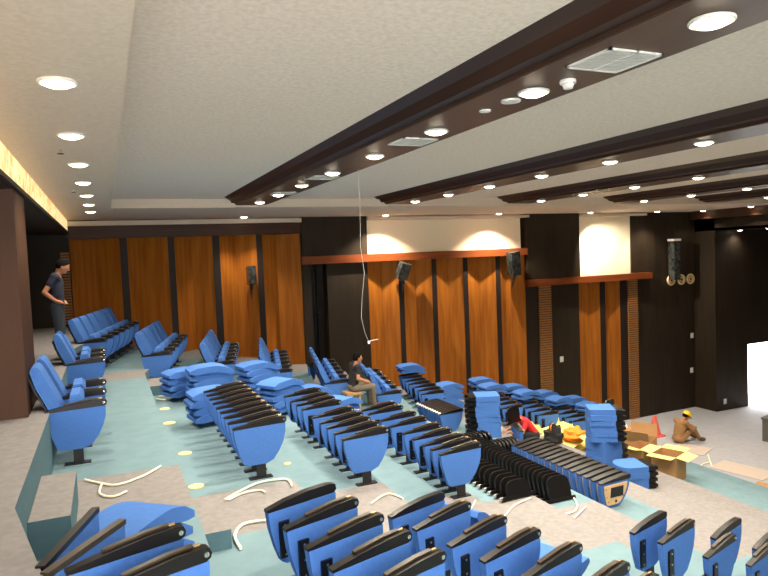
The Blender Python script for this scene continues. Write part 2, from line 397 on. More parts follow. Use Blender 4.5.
thing('ceiling_speaker', [('grille', B().cyl((0, 0, -.006), .075, .012, r2=.08).mesh('grille', M['plastic']))], (2.96, 4.2, ZS - .006), 0, 'flat white round ceiling speaker under the nearest beam', 'speaker')
thing('ceiling_speaker', [('grille', B().cyl((0, 0, -.006), .045, .012, r2=.05).mesh('grille', M['plastic']))], (2.95, 4.55, ZS - .006), 0, 'small white round disc under the nearest beam, beyond the flat speaker', 'speaker')
spk = [('stem', B().cyl((0, 0, -.02), .012, .04).mesh('stem', M['chrome'])), ('deflector', B().cyl((0, 0, -.045), .03, .006).mesh('deflector', M['arm']))]
thing('ceiling_sprinkler', spk, (-.33, 7.1, ZS), 0, 'nearer small sprinkler head in the left soffit', 'sprinkler')
thing('ceiling_sprinkler', spk, (-.36, 10.8, ZS), 0, 'farther small sprinkler head in the left soffit', 'sprinkler')
# lit onyx band over the left opening
ob = []
y = 3.0
while y < W - .4:
    ob.append(('onyx_panel', B().box(-.03, 0, y, y + 1.45, 0, .28).mesh('onyx_panel', M['onyx'], False))); y += 1.5
thing('onyx_light_band', ob + [('bottom_rail', B().box(-.04, .015, 3, W - .1, -.05, 0).mesh('bottom_rail', M['dark'], False))], (-.79, 0, .865), 0, 'glowing veined gold band along the bulkhead at the left', 'light band')
# hanging cable
cp = [(3.17, 8.0, 1.15), (3.175, 8.0, .6), (3.16, 8.0, .1), (3.2, 8.0, -.25), (3.15, 8, -.6), (3.13, 8, -.85), (3.17, 8, -1.05), (3.22, 8, -1.18)]
thing('hanging_cable', [('cord', B().tube(cp, .0026).mesh('cord', M['metal'])), ('plug', B().cyl((3.225, 8, -1.195), .016, .036).bevel(.005).mesh('plug', M['plastic'])), ('loose_end', B().tube([(3.22, 8, -1.18), (3.29, 8, -1.17), (3.36, 8, -1.165)], .004).mesh('loose_end', M['plastic']))], (0, 0, 0), 0, 'thin white cable hanging from the nearest beam with a loose plug', 'cable')

# wall fittings
def wspeaker(x, z, h, w, tilt, label, lean=0.):
    body = B().box(-w, w, -.16, .14, -h, h).bevel(.05, 3).rot(tilt, 'X').rot(lean, 'Y')
    br = B().box(-.03, .03, .08, .36, -.03, .03).mesh('bracket', M['black'])
    tail = B().tube([(0, -.05, -h + .02), (-.02, 0, -h - .2), (.0, .12, -h - .4)], [.06, .03, .012]).mesh('film_tail', M['film'])
    thing('wrapped_speaker', [('cabinet', body.mesh('cabinet', M['film'])), ('bracket', br), ('film_tail', tail)], (x, W - .3, z), 0, label, 'speaker', 'plastic wrapped wall speakers')
wspeaker(3.75, -.47, .25, .11, -.15, 'dark speaker wrapped in plastic film on the bright wood panel at left')
wspeaker(8.45, -.55, .25, .16, .3, 'dark wrapped speaker tilted out below the upper rail, left of two', .25)
wspeaker(12.55, -.5, .4, .17, .12, 'dark wrapped speaker below the right end of the upper rail', -.15)
pipe = [('case', B().box(-.16, .16, -.14, .14, -.75, .75).bevel(.05, 3).mesh('case', M['film'])), ('top_cap', B().box(-.18, .18, -.16, .16, .74, .82).bevel(.02).mesh('top_cap', M['plastic'])), ('cord', B().tube([(.12, 0, -.7), (.14, 0, -1.7)], .012).mesh('cord', M['black'])), ('hanger', B().tube([(.05, 0, .8), (.06, 0, 1.75)], .008).mesh('hanger', M['black']))]
thing('wrapped_line_speaker', pipe, (20.0, W - .18, -.7), 0, 'tall film-wrapped speaker hanging on the dark wall beside the stage', 'speaker')
for k, x in enumerate((20.02, 20.56, 21.05)):
    rg = [('rim', B().torus((0, 0, 0), .17, .04, 'y').mesh('rim', M['gold'])), ('socket', B().cyl((0, .03, 0), .14, .05, 'y').mesh('socket', M['black'])), ('core', B().torus((0, -.02, 0), .08, .022, 'y').mesh('core', M['gold']))]
    thing('round_port', rg, (x, W + .01, -1.47), 0, '%s of three gold rimmed round ports on the dark wall' % ['leftmost', 'middle', 'rightmost'][k], 'port', 'gold rimmed wall ports')
sw = [('plate', B().box(-.07, .07, -.02, 0, -.1, .1).bevel(.008).mesh('plate', M['plastic'])), ('rocker', B().box(-.03, .03, -.03, -.015, -.05, .05).bevel(.005).mesh('rocker', M['plastic']))]
thing('wall_switch', sw, (14.66, W - .02, -3.99), 0, 'white switch plate on the dark panel between slats and wood panel', 'switch')
thing('wall_switch', sw, (21.15, W + .06, -3.72), 0, 'upper small white switch on the dark wall left of the stage door', 'switch')
thing('wall_switch', sw, (21.1, W + .06, -5.1), 0, 'lower small white switch on the dark wall left of the stage door', 'switch')
thing('wall_socket', sw, (21.75, 17.3, -6.25), 0, 'white socket low on the wall beside the stage doorway', 'socket')

# ------------------------------------------------------------------ seating prototypes
def side_profile(dz=0.):
    return [(-.295, .585 + dz), (.295, .6 + dz), (.292, .5 + dz), (.265, .40 + dz), (.21, .29 + dz), (.14, .20 + dz), (.06, .165 + dz), (-.16, .165 + dz), (-.2, .19 + dz), (-.24, .30 + dz), (-.28, .45 + dz)]
def mk_panel(dz=0., t=.032): return B().prism(side_profile(dz), -t, t).bevel(.016, 2).mesh('side_panel', M['blue'])
ARM = [(-.30, .585), (.28, .60), (.305, .615), (.312, .64), (.30, .668), (.26, .676), (.12, .668), (-.1, .638), (-.30, .603)]
def mk_arm(dz=0., t=.03, plain=False):
    p = ARM if not plain else [(-.30, .585), (.28, .60), (.305, .625), (.295, .665), (.24, .678), (.05, .672), (-.15, .643), (-.30, .606)]
    return B().prism([(u, w + dz) for u, w in p], -t, t).bevel(.012, 2).mesh('armrest', M['arm'])
def mk_tablet(dz=0.):
    return B().prism([(u, w + dz) for u, w in [(-.12, .638), (.1, .670), (.22, .680), (.225, .690), (.1, .683), (-.12, .650)]], .0, .034).bevel(.004, 1).mesh('writing_tablet', M['tablet'])
def mk_knob(dz=0.):
    return B().cyl((.282, -.031, .638 + dz), .014, .01, 'y', 16).mesh('pivot_knob', M['chrome'])
def mk_hinge(dz=0.):
    return B().cyl((.245, .012, .681 + dz), .010, .035, 'x', 10).mesh('tablet_hinge', M['brass'])
def mk_bracket(dz=0.):
    b = B().box(-.215, -.135, -.052, -.03, .22 + dz, .50 + dz).bevel(.012, 2)
    return b.mesh('bracket', M['black'])
def mk_screw(dz=0.):
    b = B()
    for z in (.47, .36, .25): b.cyl((-.175, -.054, z + dz), .009, .006, 'y', 8)
    return b.mesh('screw', M['chrome'])
P_hg = mk_hinge()
P_panel, P_arm, P_armp, P_tab, P_knob, P_br, P_sc = mk_panel(), mk_arm(), mk_arm(plain=True), mk_tablet(), mk_knob(), mk_bracket(), mk_screw()
P_post = B().box(-.05, .05, -.025, .025, .012, .2).mesh('post', M['steel'], False)
P_foot = B().box(-.14, .12, -.045, .045, 0, .014).bevel(.004, 1).mesh('foot_plate', M['steel'])
P_hp = B().box(-.44, -.285, -.008, .008, .16, .42).bevel(.01, 1).mesh('hinge_plate', M['black'])
def stanchion_parts(bracket=False, knob=True, plain=False, plate=False):
    p = [('side_panel', P_panel, [('bracket', P_br), ('screw', P_sc)] if bracket else []), ('armrest', P_armp if plain else P_arm, [] if plain else ([('writing_tablet', P_tab), ('pivot_knob', P_knob), ('tablet_hinge', P_hg)] if knob else [('writing_tablet', P_tab)])),
         ('post', P_post), ('foot_plate', P_foot)]
    if plate: p.append(('hinge_plate', P_hp))
    return p
def stanchion(x, y, z, rz, label, group, **kw):
    return thing('seat_stanchion', stanchion_parts(**kw), (x, y, z), rz, label, 'seat side', group)
# complete chair (folded seat, backrest, and the side panel on its -Y side)
SP = .58
def mk_back(w):
    b = B(); prof = [(-.20, .42), (-.09, .42), (-.12, .55), (-.20, .75), (-.30, .98), (-.335, 1.05), (-.37, 1.075), (-.41, 1.06), (-.425, 1.02), (-.38, .85), (-.28, .62)]
    b.prism(prof, .09, w - .09).bevel(.045, 4, 50); return b.mesh('backrest', M['blue'])
def mk_shell(w):
    b = B().prism([(-.22, .42), (-.2, .42), (-.29, .62), (-.39, .85), (-.43, .98), (-.445, .97), (-.41, .85), (-.31, .62)], .08, w - .08).bevel(.008, 1); return b.mesh('back_shell', M['black'])
def mk_seat(w):
    b = B().prism([(-.13, .34), (.0, .32), (.07, .5), (.075, .69), (.04, .74), (-.05, .735), (-.10, .52)], .06, w - .06).bevel(.03, 3, 40); return b.mesh('seat', M['blue'])
PB, PS_, PSE = mk_back(SP), mk_shell(SP), mk_seat(SP)
P_hinge = B().box(-.1, 0, .03, SP - .03, .30, .335).mesh('hinge_bar', M['black'], False)
def chair(x, y, z, rz, label, group):
    return thing('auditorium_chair', [('backrest', PB, [('back_shell', PS_)]), ('seat', PSE, [('hinge_bar', P_hinge)])] + stanchion_parts(), (x, y, z), rz, label, 'chair', group)
def chair_row(x0, y0, tier, rz, n, rowtxt, group, pitch=SP):
    z = tz(tier); dx, dy = -math.sin(rz) * pitch, math.cos(rz) * pitch
    for k in range(n):
        chair(x0 + dx * k, y0 + dy * k, z, rz, '%s blue chair from the camera end of %s' % (ORD[k], rowtxt), group)
    stanchion(x0 + dx * n, y0 + dy * n, z, rz, 'side panel closing the far end of %s' % rowtxt, 'row end panels')

# chairs still standing complete
chair_row(-.37, 7.62, 0, 0, 2, 'the nearest chair pair by the dark pier', 'chairs on the top tier', .66)
chair_row(-.37, 11.05, 0, 0, 2, 'the chair pair before the standing person', 'chairs on the top tier', .6)
cA, sA = math.cos(A126), math.sin(A126)
def far_row(bx, by, tier, n, txt): chair_row(bx + .3 * cA, by - .3 * sA, tier, -A126, n, txt, 'complete chairs of the far block')
far_row(-.62, 14.0, 0, 6, 'the top far row at left')
far_row(.58, 13.75, 1, 5, 'the second far row')
far_row(1.86, 13.9, 2, 5, 'the third far row')
far_row(3.16, 14.1, 3, 5, 'the fourth far row')
far_row(4.44, 13.85, 4, 5, 'the far row left of the seated person')
far_row(5.6, 13.55, 5, 5, 'the far row right of the seated person')

# bare stanchions of the middle block
for k in range(9):
    stanchion(1.5, 7.14 + k * .285, tz(1), 0, '%s blue side panel from the camera end of the left middle row' % ORD[k], 'side panels of the middle block')
for k, y in enumerate((7.2, 7.5, 7.8, 8.08, 8.42, 8.95, 9.25, 9.55, 9.95)):
    stanchion(2.82, y + .04, tz(2), 0, '%s blue side panel from the camera end of the central middle row' % ORD[k], 'side panels of the middle block', bracket=k > 0)
for k, y in enumerate((7.05, 7.28, 7.5, 7.82, 8.14, 8.58, 8.96, 9.44, 9.72)):
    stanchion(4.06, y + .04, tz(3), 0, '%s blue side panel from the camera end of the right middle row' % ORD[k], 'side panels of the middle block', bracket=k > 0)
# near block (rows turn the other way)
def near_st(bx, by, tier, label, **kw):
    return stanchion(bx + .3 * cA, by + .3 * sA, tz(tier), A126, label, 'side panels of the nearest block', **kw)
for k, (x, y) in enumerate(((1.0, 4.68), (1.04, 4.3), (1.09, 3.94), (1.14, 3.6), (1.2, 3.25))):
    near_st(x, y, 1, '%s blue side panel from the aisle in the bottom centre row of the nearest block' % ORD[k], bracket=True, plain=k == 0)
for k, (x, y) in enumerate(((2.09, 4.88), (2.17, 4.57), (2.27, 4.18), (2.36, 3.86), (2.47, 3.52), (2.56, 3.15))):
    near_st(x, y, 2, '%s blue side panel from the aisle in the second bottom row, right of centre' % ORD[k], bracket=True, plain=k == 0)
for k, (x, y) in enumerate(((2.92, 3.5), (3.12, 3.43))):
    near_st(x, y, 3, ['farther', 'nearer'][k] + ' side panel cut off by the bottom edge right of the loose blue cushions', bracket=True, plain=k == 0)
for k, (x, y) in enumerate(((4.73, 4.84), (4.80, 4.55))):
    near_st(x, y, 4, ['left', 'right'][k] + ' dark blue side panel of the lone pair at the bottom right', bracket=True, plain=k == 0)
for k, (x, y) in enumerate(((5.95, 4.9), (5.52, 4.64))):
    near_st(x, y, 5, ['rear', 'front'][k] + ' dark blue side panel of the pair with black hinge plates near the right edge', bracket=True, plain=k == 0, plate=True)
for k, (x, y) in enumerate(((6.75, 5.0), (6.35, 4.78))):
    near_st(x, y, 6, ['rear', 'front'][k] + ' dark blue side panel at the right edge of the picture', bracket=True, plain=k == 0, plate=True)
near_st(-.27, 3.56, 0, 'big blue side panel with a chrome pivot knob at the bottom left')
near_st(-.18, 3.22, 0, 'nearest blue side panel in the bottom left corner, cut off by the frame')

# ------------------------------------------------------------------ loose cushions, shells, pans
def mk_cushion():
    L, t = .76, .112; up, lo = [], []
    n = 14
    for i in range(n + 1):
        s = -L / 2 + L * i / n; bend = -.09 * max(0, (s - .08) / (L / 2 - .08)) ** 1.4 if s > .08 else -.012 * ((s - .08) / .3) ** 2
        e = min(1, min(i, n - i) / 2 * .55 + .45)
        up.append((s, bend + t / 2 + t / 2 * e)); lo.append((s, bend + t / 2 - t / 2 * e))
    b = B().prism(up + lo[::-1], -.235, .235).bevel(.036, 3, 50)
    return b.mesh('backrest_cushion', M['blue'])
P_cush = mk_cushion()
def cushion_stack(x, y, z, n, rz, where, group, dz=.112, base=.09):
    for k in range(n):
        last = k == n - 1
        pos = 'top' if last else ('bottom' if k == 0 else ORD[k] + ' from the floor')
        thing('backrest_cushion', P_cush, (x + random.uniform(-.03, .03), y + random.uniform(-.03, .03), z + base + k * dz), (0, 0, rz + random.uniform(-.12, .12)),
              '%s blue cushion of the stack %s' % (pos, where), 'cushion', group)
def loose_cushion(x, y, z, rot, label, group='loose backrest cushions'): thing('backrest_cushion', P_cush, (x, y, z), rot, label, 'cushion', group)
G1 = 'cushions piled behind the middle block'
cushion_stack(1.25, 12.1, tz(1), 4, .35, 'beside the far aisle step box', G1)
cushion_stack(1.62, 11.55, tz(1), 5, .1, 'over a black shell', G1)
cushion_stack(1.42, 9.98, tz(1), 4, .15, 'ending the left row', G1)
cushion_stack(2.72, 12.75, tz(2), 6, .3, 'before the fourth far chair row', G1)
cushion_stack(2.78, 11.3, tz(2), 5, .5, 'between the left and central rows', G1)
cushion_stack(3.75, 12.5, tz(3), 4, .1, 'before the seated person', G1)
cushion_stack(3.85, 11.2, tz(3), 4, .5, 'ending the right middle row', G1)
GF = 'cushions stacked along the far wall'
FG = (('left far group', 6), ('second far group', 8), ('third far group', 9), ('fourth far group', 10), ('last far group', 11))
for nm, tier in FG:
    c = EDGES[tier] + .62
    for k in range(7):
        y = 14.35 + k * .43
        stanchion(c + off(y) + random.uniform(-.03, .03), y, tz(tier), -A126, '%s blue side panel from the camera in the %s by the wall' % (ORD[k], nm), 'side panels of the far groups', bracket=True)
    cushion_stack(c + .06 + off(16.8), 16.82, tz(tier), 2, -.1, 'lying on the farthest arms of the %s' % nm, GF, base=.72)
    if tier != 6: cushion_stack(c + .08 + off(15.9), 15.95, tz(tier), 2, .1, 'lying on the nearer arms of the %s' % nm, GF, base=.72)
cushion_stack(8.62, 15.6, tz(7), 7, .1, 'right of the left far group', GF)

# loose panels without feet, packed in rows
LZ = -.155
L_panel, L_arm, L_tab = mk_panel(LZ, .04), mk_arm(LZ, .045), mk_tablet(LZ)
def inset(sc, prof, c): return [(c[0] + (u - c[0]) * sc, c[1] + (w - c[1]) * sc) for u, w in prof]
_ip = inset(.80, side_profile(LZ), (0, .4 + LZ))
L_ply = B().prism(_ip, -.052, -.038).mesh('plywood_face', M['ply'], False)
L_hole = B().box(-.10, .16, -.056, -.05, .34 + LZ, .51 + LZ).mesh('cutout', M['arm'], False)
_h = B().cyl((.02, -.054, .27 + LZ), .022, .006, 'y', 12)
for u, w in ((-.2, .5), (-.17, .36), (-.13, .27), (.17, .34)): _h.cyl((u, -.054, w + LZ), .008, .006, 'y', 8)
L_dot = _h.mesh('bolt_hole', M['black'], False)
P_cap = B().cyl((-.3, 0, .465), .022, .06, 'x', 10).mesh('pivot_cap', M['plastic'])
def loose_panel(x, y, z, rot, label, group, ply=True, cap=False):
    thing('loose_side_panel', [('side_panel', L_panel, [('plywood_face', L_ply), ('cutout', L_hole), ('bolt_hole', L_dot)] if ply else []), ('armrest', L_arm)] + ([('pivot_cap', P_cap)] if cap else []), (x, y, z), rot, label, 'seat side', group)
NW = 15
for k in range(NW):
    lab = 'nearest loose side panel of the packed row, showing its bare plywood face' if k == 0 else '%s loose side panel counted from the plywood end of the packed row' % ORD[k]
    loose_panel(7.27, 7.85 + k * .168, tz(6) + .0, (.10, 0, 0), lab, 'packed row of loose side panels')
for k in range(10):
    o = loose_panel(7.2, 12.95 + k * .125, tz(6), (0, 0, 0), '%s loose side panel from the camera in the tight dark row with white pivot ends' % ORD[k], 'tight row of loose side panels by the blue stack', False, True)
# black seat shells
def mk_shell_plate(w=.40, h=.38, t=.045):
    pr = [(-w / 2, 0), (w / 2, 0), (w / 2, h - .12)] + [(w / 2 - .12 + .12 * math.cos(a), h - .12 + .12 * math.sin(a)) for a in (.4, .8, 1.2, PI / 2)] + [(-w / 2 + .12 - .12 * math.cos(a), h - .12 + .12 * math.sin(a)) for a in (PI / 2, 1.2, .8, .4)] + [(-w / 2, h - .12)]
    return B().prism(pr, -t / 2, t / 2).bevel(.012, 2).mesh('shell', M['black'])
P_sh = mk_shell_plate(); P_shl = mk_shell_plate(.40, .25)
P_shh = B().box(-.3, .26, -.03, .03, .0, .05).bevel(.008, 1).mesh('hinge_bar', M['black'])
P_she = B().cyl((-.3, 0, .03), .03, .05, 'x', 12).mesh('hinge_cap', M['chrome'])
def seat_shell(x, y, z, rot, label, group, low=False): thing('seat_shell', [('shell', P_shl if low else P_sh), ('hinge_bar', P_shh, [('hinge_cap', P_she)])], (x, y, z), rot, label, 'seat shell', group)
for k in range(22):
    seat_shell(6.15, 7.72 + k * .118, tz(5), (-.3, 0, random.uniform(-.03, .03)), '%s upright black seat shell from the camera end of the long black row' % ORD[k], 'long row of black seat shells')
for k in range(13):
    seat_shell(5.17, 7.4 + k * .14, tz(4) + .012, (-.25, 0, random.uniform(-.04, .04)), '%s leaning black seat shell from the camera end of the low black row' % ORD[k], 'low row of leaning black seat shells', True)
for k in range(9):
    seat_shell(6.75 + k * .085 + .05, 10.75, tz(6), (-.15, 0, PI / 2 - .1), '%s black seat shell from the left in the short cross row with white pegs' % ORD[k], 'short cross row of black seat shells')
for k in range(6):
    seat_shell(6.72 + k * .1, 11.45, tz(6), (-.15, 0, PI / 2 + .1), '%s black seat shell from the left in the row below the tall blue stack' % ORD[k], 'black seat shells below the blue stack')

# seat cushions with black hinge side
def mk_seatpad(round_front=False):
    w = .29
    if round_front: pr = [(-.25, -w), (.10, -w)] + [(.10 + .22 * math.sin(a), -w * math.cos(a)) for a in [PI * k / 10 for k in range(1, 10)]] + [(.10, w), (-.25, w)]
    else: pr = [(-.27, -w), (.25, -w + .03), (.27, -w + .07), (.27, w - .07), (.25, w - .03), (-.27, w)]
    return B().prism(pr, 0, .115, 'z').bevel(.022, 2).mesh('pad', M['blue'])
P_pad, P_padr = mk_seatpad(), mk_seatpad(True)
P_padsh = B().box(-.42, -.26, -.25, .25, .01, .10).box(-.50, -.38, -.22, -.10, .0, .06).box(-.48, -.38, .08, .22, .02, .08).bevel(.01, 1).mesh('hinge_shell', M['black'])
def seat_pad_stack(x, y, z, n, rz, where, group, rnd=False, dz=.117, jit=.06):
    for k in range(n):
        pos = 'top' if k == n - 1 else ('bottom' if k == 0 else ORD[k] + ' from the bottom')
        thing('seat_cushion', [('pad', P_padr if rnd else P_pad), ('hinge_shell', P_padsh)], (x + random.uniform(-.015, .015), y + random.uniform(-.015, .015), z + k * dz), (0, 0, rz + random.uniform(-jit, jit)),
              '%s blue seat cushion of the %s' % (pos, where), 'cushion', group)
seat_pad_stack(7.78, 12.3, tz(6), 8, -.42, 'tall neat stack behind the black shells', 'tall neat stack of seat cushions')
seat_pad_stack(9.72, 10.75, tz(8), 6, PI + .15, 'lower part of the leaning blue tower', 'leaning tower of seat cushions', jit=.12)
seat_pad_stack(9.64, 10.72, tz(8) + 6 * .117, 6, PI - .5, 'upper part of the leaning blue tower', 'leaning tower of seat cushions', jit=.05)
seat_pad_stack(9.5, 9.75, tz(8), 4, PI - .25, 'low round stack by the plywood end', 'low round stack of seat cushions', rnd=True)
for k in range(6):
    seat_shell(10.5, 11.35, tz(9) + .03 + k * .11, (PI / 2 - .1, 0, .5 + random.uniform(-.2, .2)), '%s flat black seat shell from the floor beside the leaning blue tower' % ORD[k], 'flat pile of black seat shells')
seat_shell(10.12, 11.0, tz(8) + 1.08, (0.1, 0, .3), 'black seat shell sticking up behind the top of the leaning blue tower', 'flat pile of black seat shells')
seat_shell(1.45, 10.75, tz(1) + .01, (-.4, 0, 1.2), 'black seat shell lying below the left cushion pile', 'loose black seat shells')
# near loose cushions
cushion_stack(.08, 4.72, tz(0), 3, .75, 'at the bottom left', 'cushions of the nearest block')
def board(x, y, L, h, rz, tilt, m, label):
    thing('leaning_board', [('panel', B().box(0, L, -.02, .02, 0, h - .02).bevel(.012, 2).mesh('panel', M['blue'])), ('top_edge', B().box(-.01, L + .01, -.024, .024, h - .02, h + .012).bevel(.008, 2).mesh('top_edge', m))], (x, y, tz(0) + .01), (tilt, 0, rz), label, 'board', 'leaning boards')
board(-.39, 3.69, .76, .58, math.radians(71), .0, M['black'], 'leaning blue board with a black edge at the bottom left')
board(-.36, 3.6, .64, .58, math.radians(55), .0, M['tablet'], 'blue board with a bronze edge beside the black edged board')
loose_cushion(3.28, 4.35, tz(3) + .3, (0, -.55, .4), 'pale blue cushion leaning behind the fourth side panel of the second bottom row', 'cushions of the nearest block')
loose_cushion(3.45, 3.7, tz(3) + .3, (0, -.5, .35), 'pale blue cushion leaning at the bottom right of centre', 'cushions of the nearest block')
loose_cushion(2.95, 5.0, tz(2) + .28, (0, .7, .5), 'pale blue cushion leaning beside the third side panel of the second bottom row', 'cushions of the nearest block')
stanchion(5.0, 16.6, tz(4), -A126 + 1.2, 'turned blue side panel standing behind the seated man by the wall', 'loose side panels')

# ------------------------------------------------------------------ floor bits
for k, (x, y, tr, r) in enumerate(((.79, 7.22, 1, .085), (.82, 8.55, 1, .085), (.78, 10.3, 1, .095), (.8, 11.35, 1, .085), (2.15, 8.5, 2, .05))):
    w = ['nearest the camera on the left strip', 'second along the left strip', 'third along the left strip', 'farthest along the left strip', 'between the left and middle rows'][k]
    thing('floor_patch', B().cyl((0, 0, .004), r, .008, 'z', 24).mesh('floor_patch', M['patch']), (x, y, tz(tr)), 0, 'pale yellow round patch in the teal carpet, ' + w, 'patch', 'pale yellow round floor patches')
def wire(pts, label, r=.011):
    P = []
    for a, b_, c, d in zip([pts[0]] + pts[:-2], pts[:-1], pts[1:], pts[2:] + [pts[-1]]):
        for t in (0, .25, .5, .75):
            P.append(tuple(.5 * ((2 * b_[i]) + (-a[i] + c[i]) * t + (2 * a[i] - 5 * b_[i] + 4 * c[i] - d[i]) * t * t + (-a[i] + 3 * b_[i] - 3 * c[i] + d[i]) * t ** 3) for i in (0, 1)))
    P.append(pts[-1][:2])
    return thing('white_wire', B().tube([(x, y, tier_at(x, y) + r + .004) for x, y in P], r).mesh('white_wire', M['wire']), (0, 0, 0), 0, label, 'wire', 'white wires on the carpet')
wire([(-.30, 6.95), (-.15, 6.75), (.0, 6.62), (.25, 6.78), (.42, 7.0)], 'long white wire on the grey carpet right of the lower left step box')
wire([(-.14, 6.75), (-.16, 6.45), (-.05, 6.3), (.07, 6.38)], 'hooked white wire branching beside the lower left step box')
wire([(-.33, 5.6), (-.27, 5.45), (-.28, 5.3)], 'short white wire below the lower left step box')
wire([(1.0, 6.62), (1.2, 6.8), (1.45, 6.95), (1.72, 6.9), (1.72, 6.66)], 'large looped white wire below the first row of side panels', .013)
wire([(1.03, 6.6), (1.2, 6.72), (1.38, 6.72), (1.42, 6.62)], 'small white wire beside the large white loop')
wire([(.93, 5.42), (.93, 5.7), (1.05, 5.92), (1.26, 5.9)], 'bent white wire in front of the near aisle step box', .014)
wire([(2.6, 6.6), (2.9, 6.78), (3.0, 6.5)], 'white wire end behind the bottom centre side panels')
wire([(3.72, 6.9), (3.9, 6.65), (4.12, 6.85)], 'white wire in the aisle below the right row, left piece')
wire([(4.26, 6.8), (4.6, 6.95), (4.95, 7.2), (5.3, 7.3)], 'long white wire in the aisle beside the low black row')
wire([(5.46, 7.25), (5.75, 7.3), (6.05, 7.3), (6.3, 7.55), (6.5, 8.0)], 'white wire curling in front of the long black row', .013)
wire([(5.44, 7.05), (5.7, 7.05), (5.95, 7.15), (6.3, 7.35)], 'second white wire in front of the long black row', .013)
wire([(7.85, 6.75), (8.0, 6.85), (8.15, 7.1)], 'short white wire on the grey walkway between the two right pairs')
wire([(7.82, 6.35), (7.95, 6.4), (8.1, 6.55)], 'tiny white wire beside the dark pair at right')
wire([(15.3, 12.9), (15.7, 13.3), (16.2, 13.4)], 'thin white wire on the teal carpet near the stage floor', .02)
wire([(15.9, 13.1), (16.2, 13.4), (16.7, 13.9)], 'second thin white wire at the edge of the stage floor', .02)
wire([(.72, 12.2), (.85, 12.05), (1.02, 12.15), (.95, 12.4), (.78, 12.4)], 'white wire loop below the far aisle step box', .014)
def sheet(x, y, w, l, rz, m, label, h=.012, tilt=0., dz=0., nm='cardboard_sheet', cat='sheet', grp='cardboard and paper scraps'):
    thing(nm, B().box(-w / 2, w / 2, -l / 2, l / 2, 0, h).mesh(nm, m, False), (x, y, tier_at(x, y) + .004 + dz), (tilt, 0, rz), label, cat, grp)
sheet(16.75, 14.55, .9, 1.0, .4, M['paper'], 'beige cardboard sheet on the floor right of the crouching worker')
sheet(16.4, 12.5, .9, 1.5, .2, M['paper'], 'long beige cardboard sheet on the stage floor at the right edge')
sheet(15.85, 11.35, .4, .6, .3, M['card'], 'brown cardboard piece at the right edge of the floor')
sheet(15.8, 14.9, .5, .5, .1, M['cardy'], 'small yellow scrap beside the crouching worker')

# ------------------------------------------------------------------ cartons
def carton(x, y, rz, w, d, h, flaps, label, inner=M['cardy'], z=None):
    t = .012; b = B()
    b.box(-w, w, -d, d, 0, t).box(-w, w, -d, -d + t, t, h).box(-w, w, d - t, d, t, h).box(-w, -w + t, -d + t, d - t, t, h).box(w - t, w, -d + t, d - t, t, h)
    ps = [('body', b.mesh('body', M['card'], False))]
    for side, a in flaps:
        f = B(); L = d if side in 'xX' else w; L2 = (w if side in 'xX' else d) * .95
        f.box(0, L2, -L * .98, L * .98, -.006, .006); f.rot(-a, 'Y')
        if side == 'X': bmesh.ops.translate(f.bm, verts=f.bm.verts[:], vec=(w, 0, h))
        elif side == 'x': f.rot(PI, 'Z'); bmesh.ops.translate(f.bm, verts=f.bm.verts[:], vec=(-w, 0, h))
        elif side == 'Y': f.rot(PI / 2, 'Z'); bmesh.ops.translate(f.bm, verts=f.bm.verts[:], vec=(0, d, h))
        else: f.rot(-PI / 2, 'Z'); bmesh.ops.translate(f.bm, verts=f.bm.verts[:], vec=(0, -d, h))
        ps.append(('flap', f.mesh('flap', inner, False)))
    thing('cardboard_carton', ps, (x, y, tier_at(x, y) if z is None else z), rz, label, 'carton', 'cardboard cartons')
carton(11.98, 11.05, .35, .29, .29, .62, (('X', .05), ('x', .05), ('Y', .1), ('y', -.15)), 'open cardboard carton with four spread yellow flaps, standing on the teal carpet')
carton(13.4, 13.35, .5, .36, .36, .52, (('X', 1.3), ('x', 1.1)), 'brown open carton behind the carton with the spread flaps', M['card'])
carton(12.4, 12.3, .1, .32, .3, .4, (('x', .2), ('y', -.2)), 'small low carton between the blue tower and the brown carton')
sheet(11.2, 12.6, .6, .8, .5, M['cardy'], 'upright yellow carton sheet leaning beside the leaning blue tower', .02, .5, .2)
for k, (x, y, rz, tl, w, l) in enumerate(((11.3, 13.6, .3, .25, 1.1, 1.4), (10.9, 14.3, .8, .15, 1.2, 1.2), (11.9, 14.2, .1, .35, 1.1, 1.3), (10.7, 13.3, .5, .2, .8, .9), (12.4, 15.0, .4, .2, 1., 1.2))):
    sheet(x, y, w, l, rz, M['ylw'], ['yellow packing sheet in front of the leaning blue tower', 'yellow packing sheet behind the orange cloth', 'yellow packing sheet left of the leaning blue tower', 'yellow packing sheet under the orange cloth', 'far yellow packing sheet by the last far group'][k], .02, tl, .12 + .04 * k, 'packing_sheet', 'sheet', 'yellow packing sheets')
# white helmet, cone, stage block
def helmet(): return [('dome', B().ell((0, 0, 0), .125, .15, .13, 20).mesh('dome', M['plastic'])), ('brim', B().cyl((0, 0, -.01), .15, .015, 'z', 24).mesh('brim', M['plastic']))]
thing('safety_helmet', helmet(), (13.9, 14.5, tier_at(13.9, 14.5) + .5), 0, 'white round helmet on the packing behind the brown carton', 'helmet')
thing('packing_crate', B().box(-.3, .3, -.3, .3, 0, .48).bevel(.02).mesh('packing_crate', M['card'], False), (13.9, 14.5, tier_at(13.9, 14.5)), .4, 'plain brown box under the white helmet', 'box')
thing('traffic_cone', [('cone', B().cyl((0, 0, .36), .2, .66, 'z', 24, .05).mesh('cone', M['coral'])), ('foot', B().box(-.24, .24, -.24, .24, 0, .04).bevel(.01).mesh('foot', M['coral']))], (16.95, 16.2, -6.6), 0, 'coral red cone left of the crouching worker', 'cone')
blk = [('body', B().box(-.6, .6, -.9, .9, 0, .72).mesh('body', M['leather'], False)), ('top_board', B().box(-.63, .63, -.93, .93, .72, .78).bevel(.01).mesh('top_board', M['leather']))]
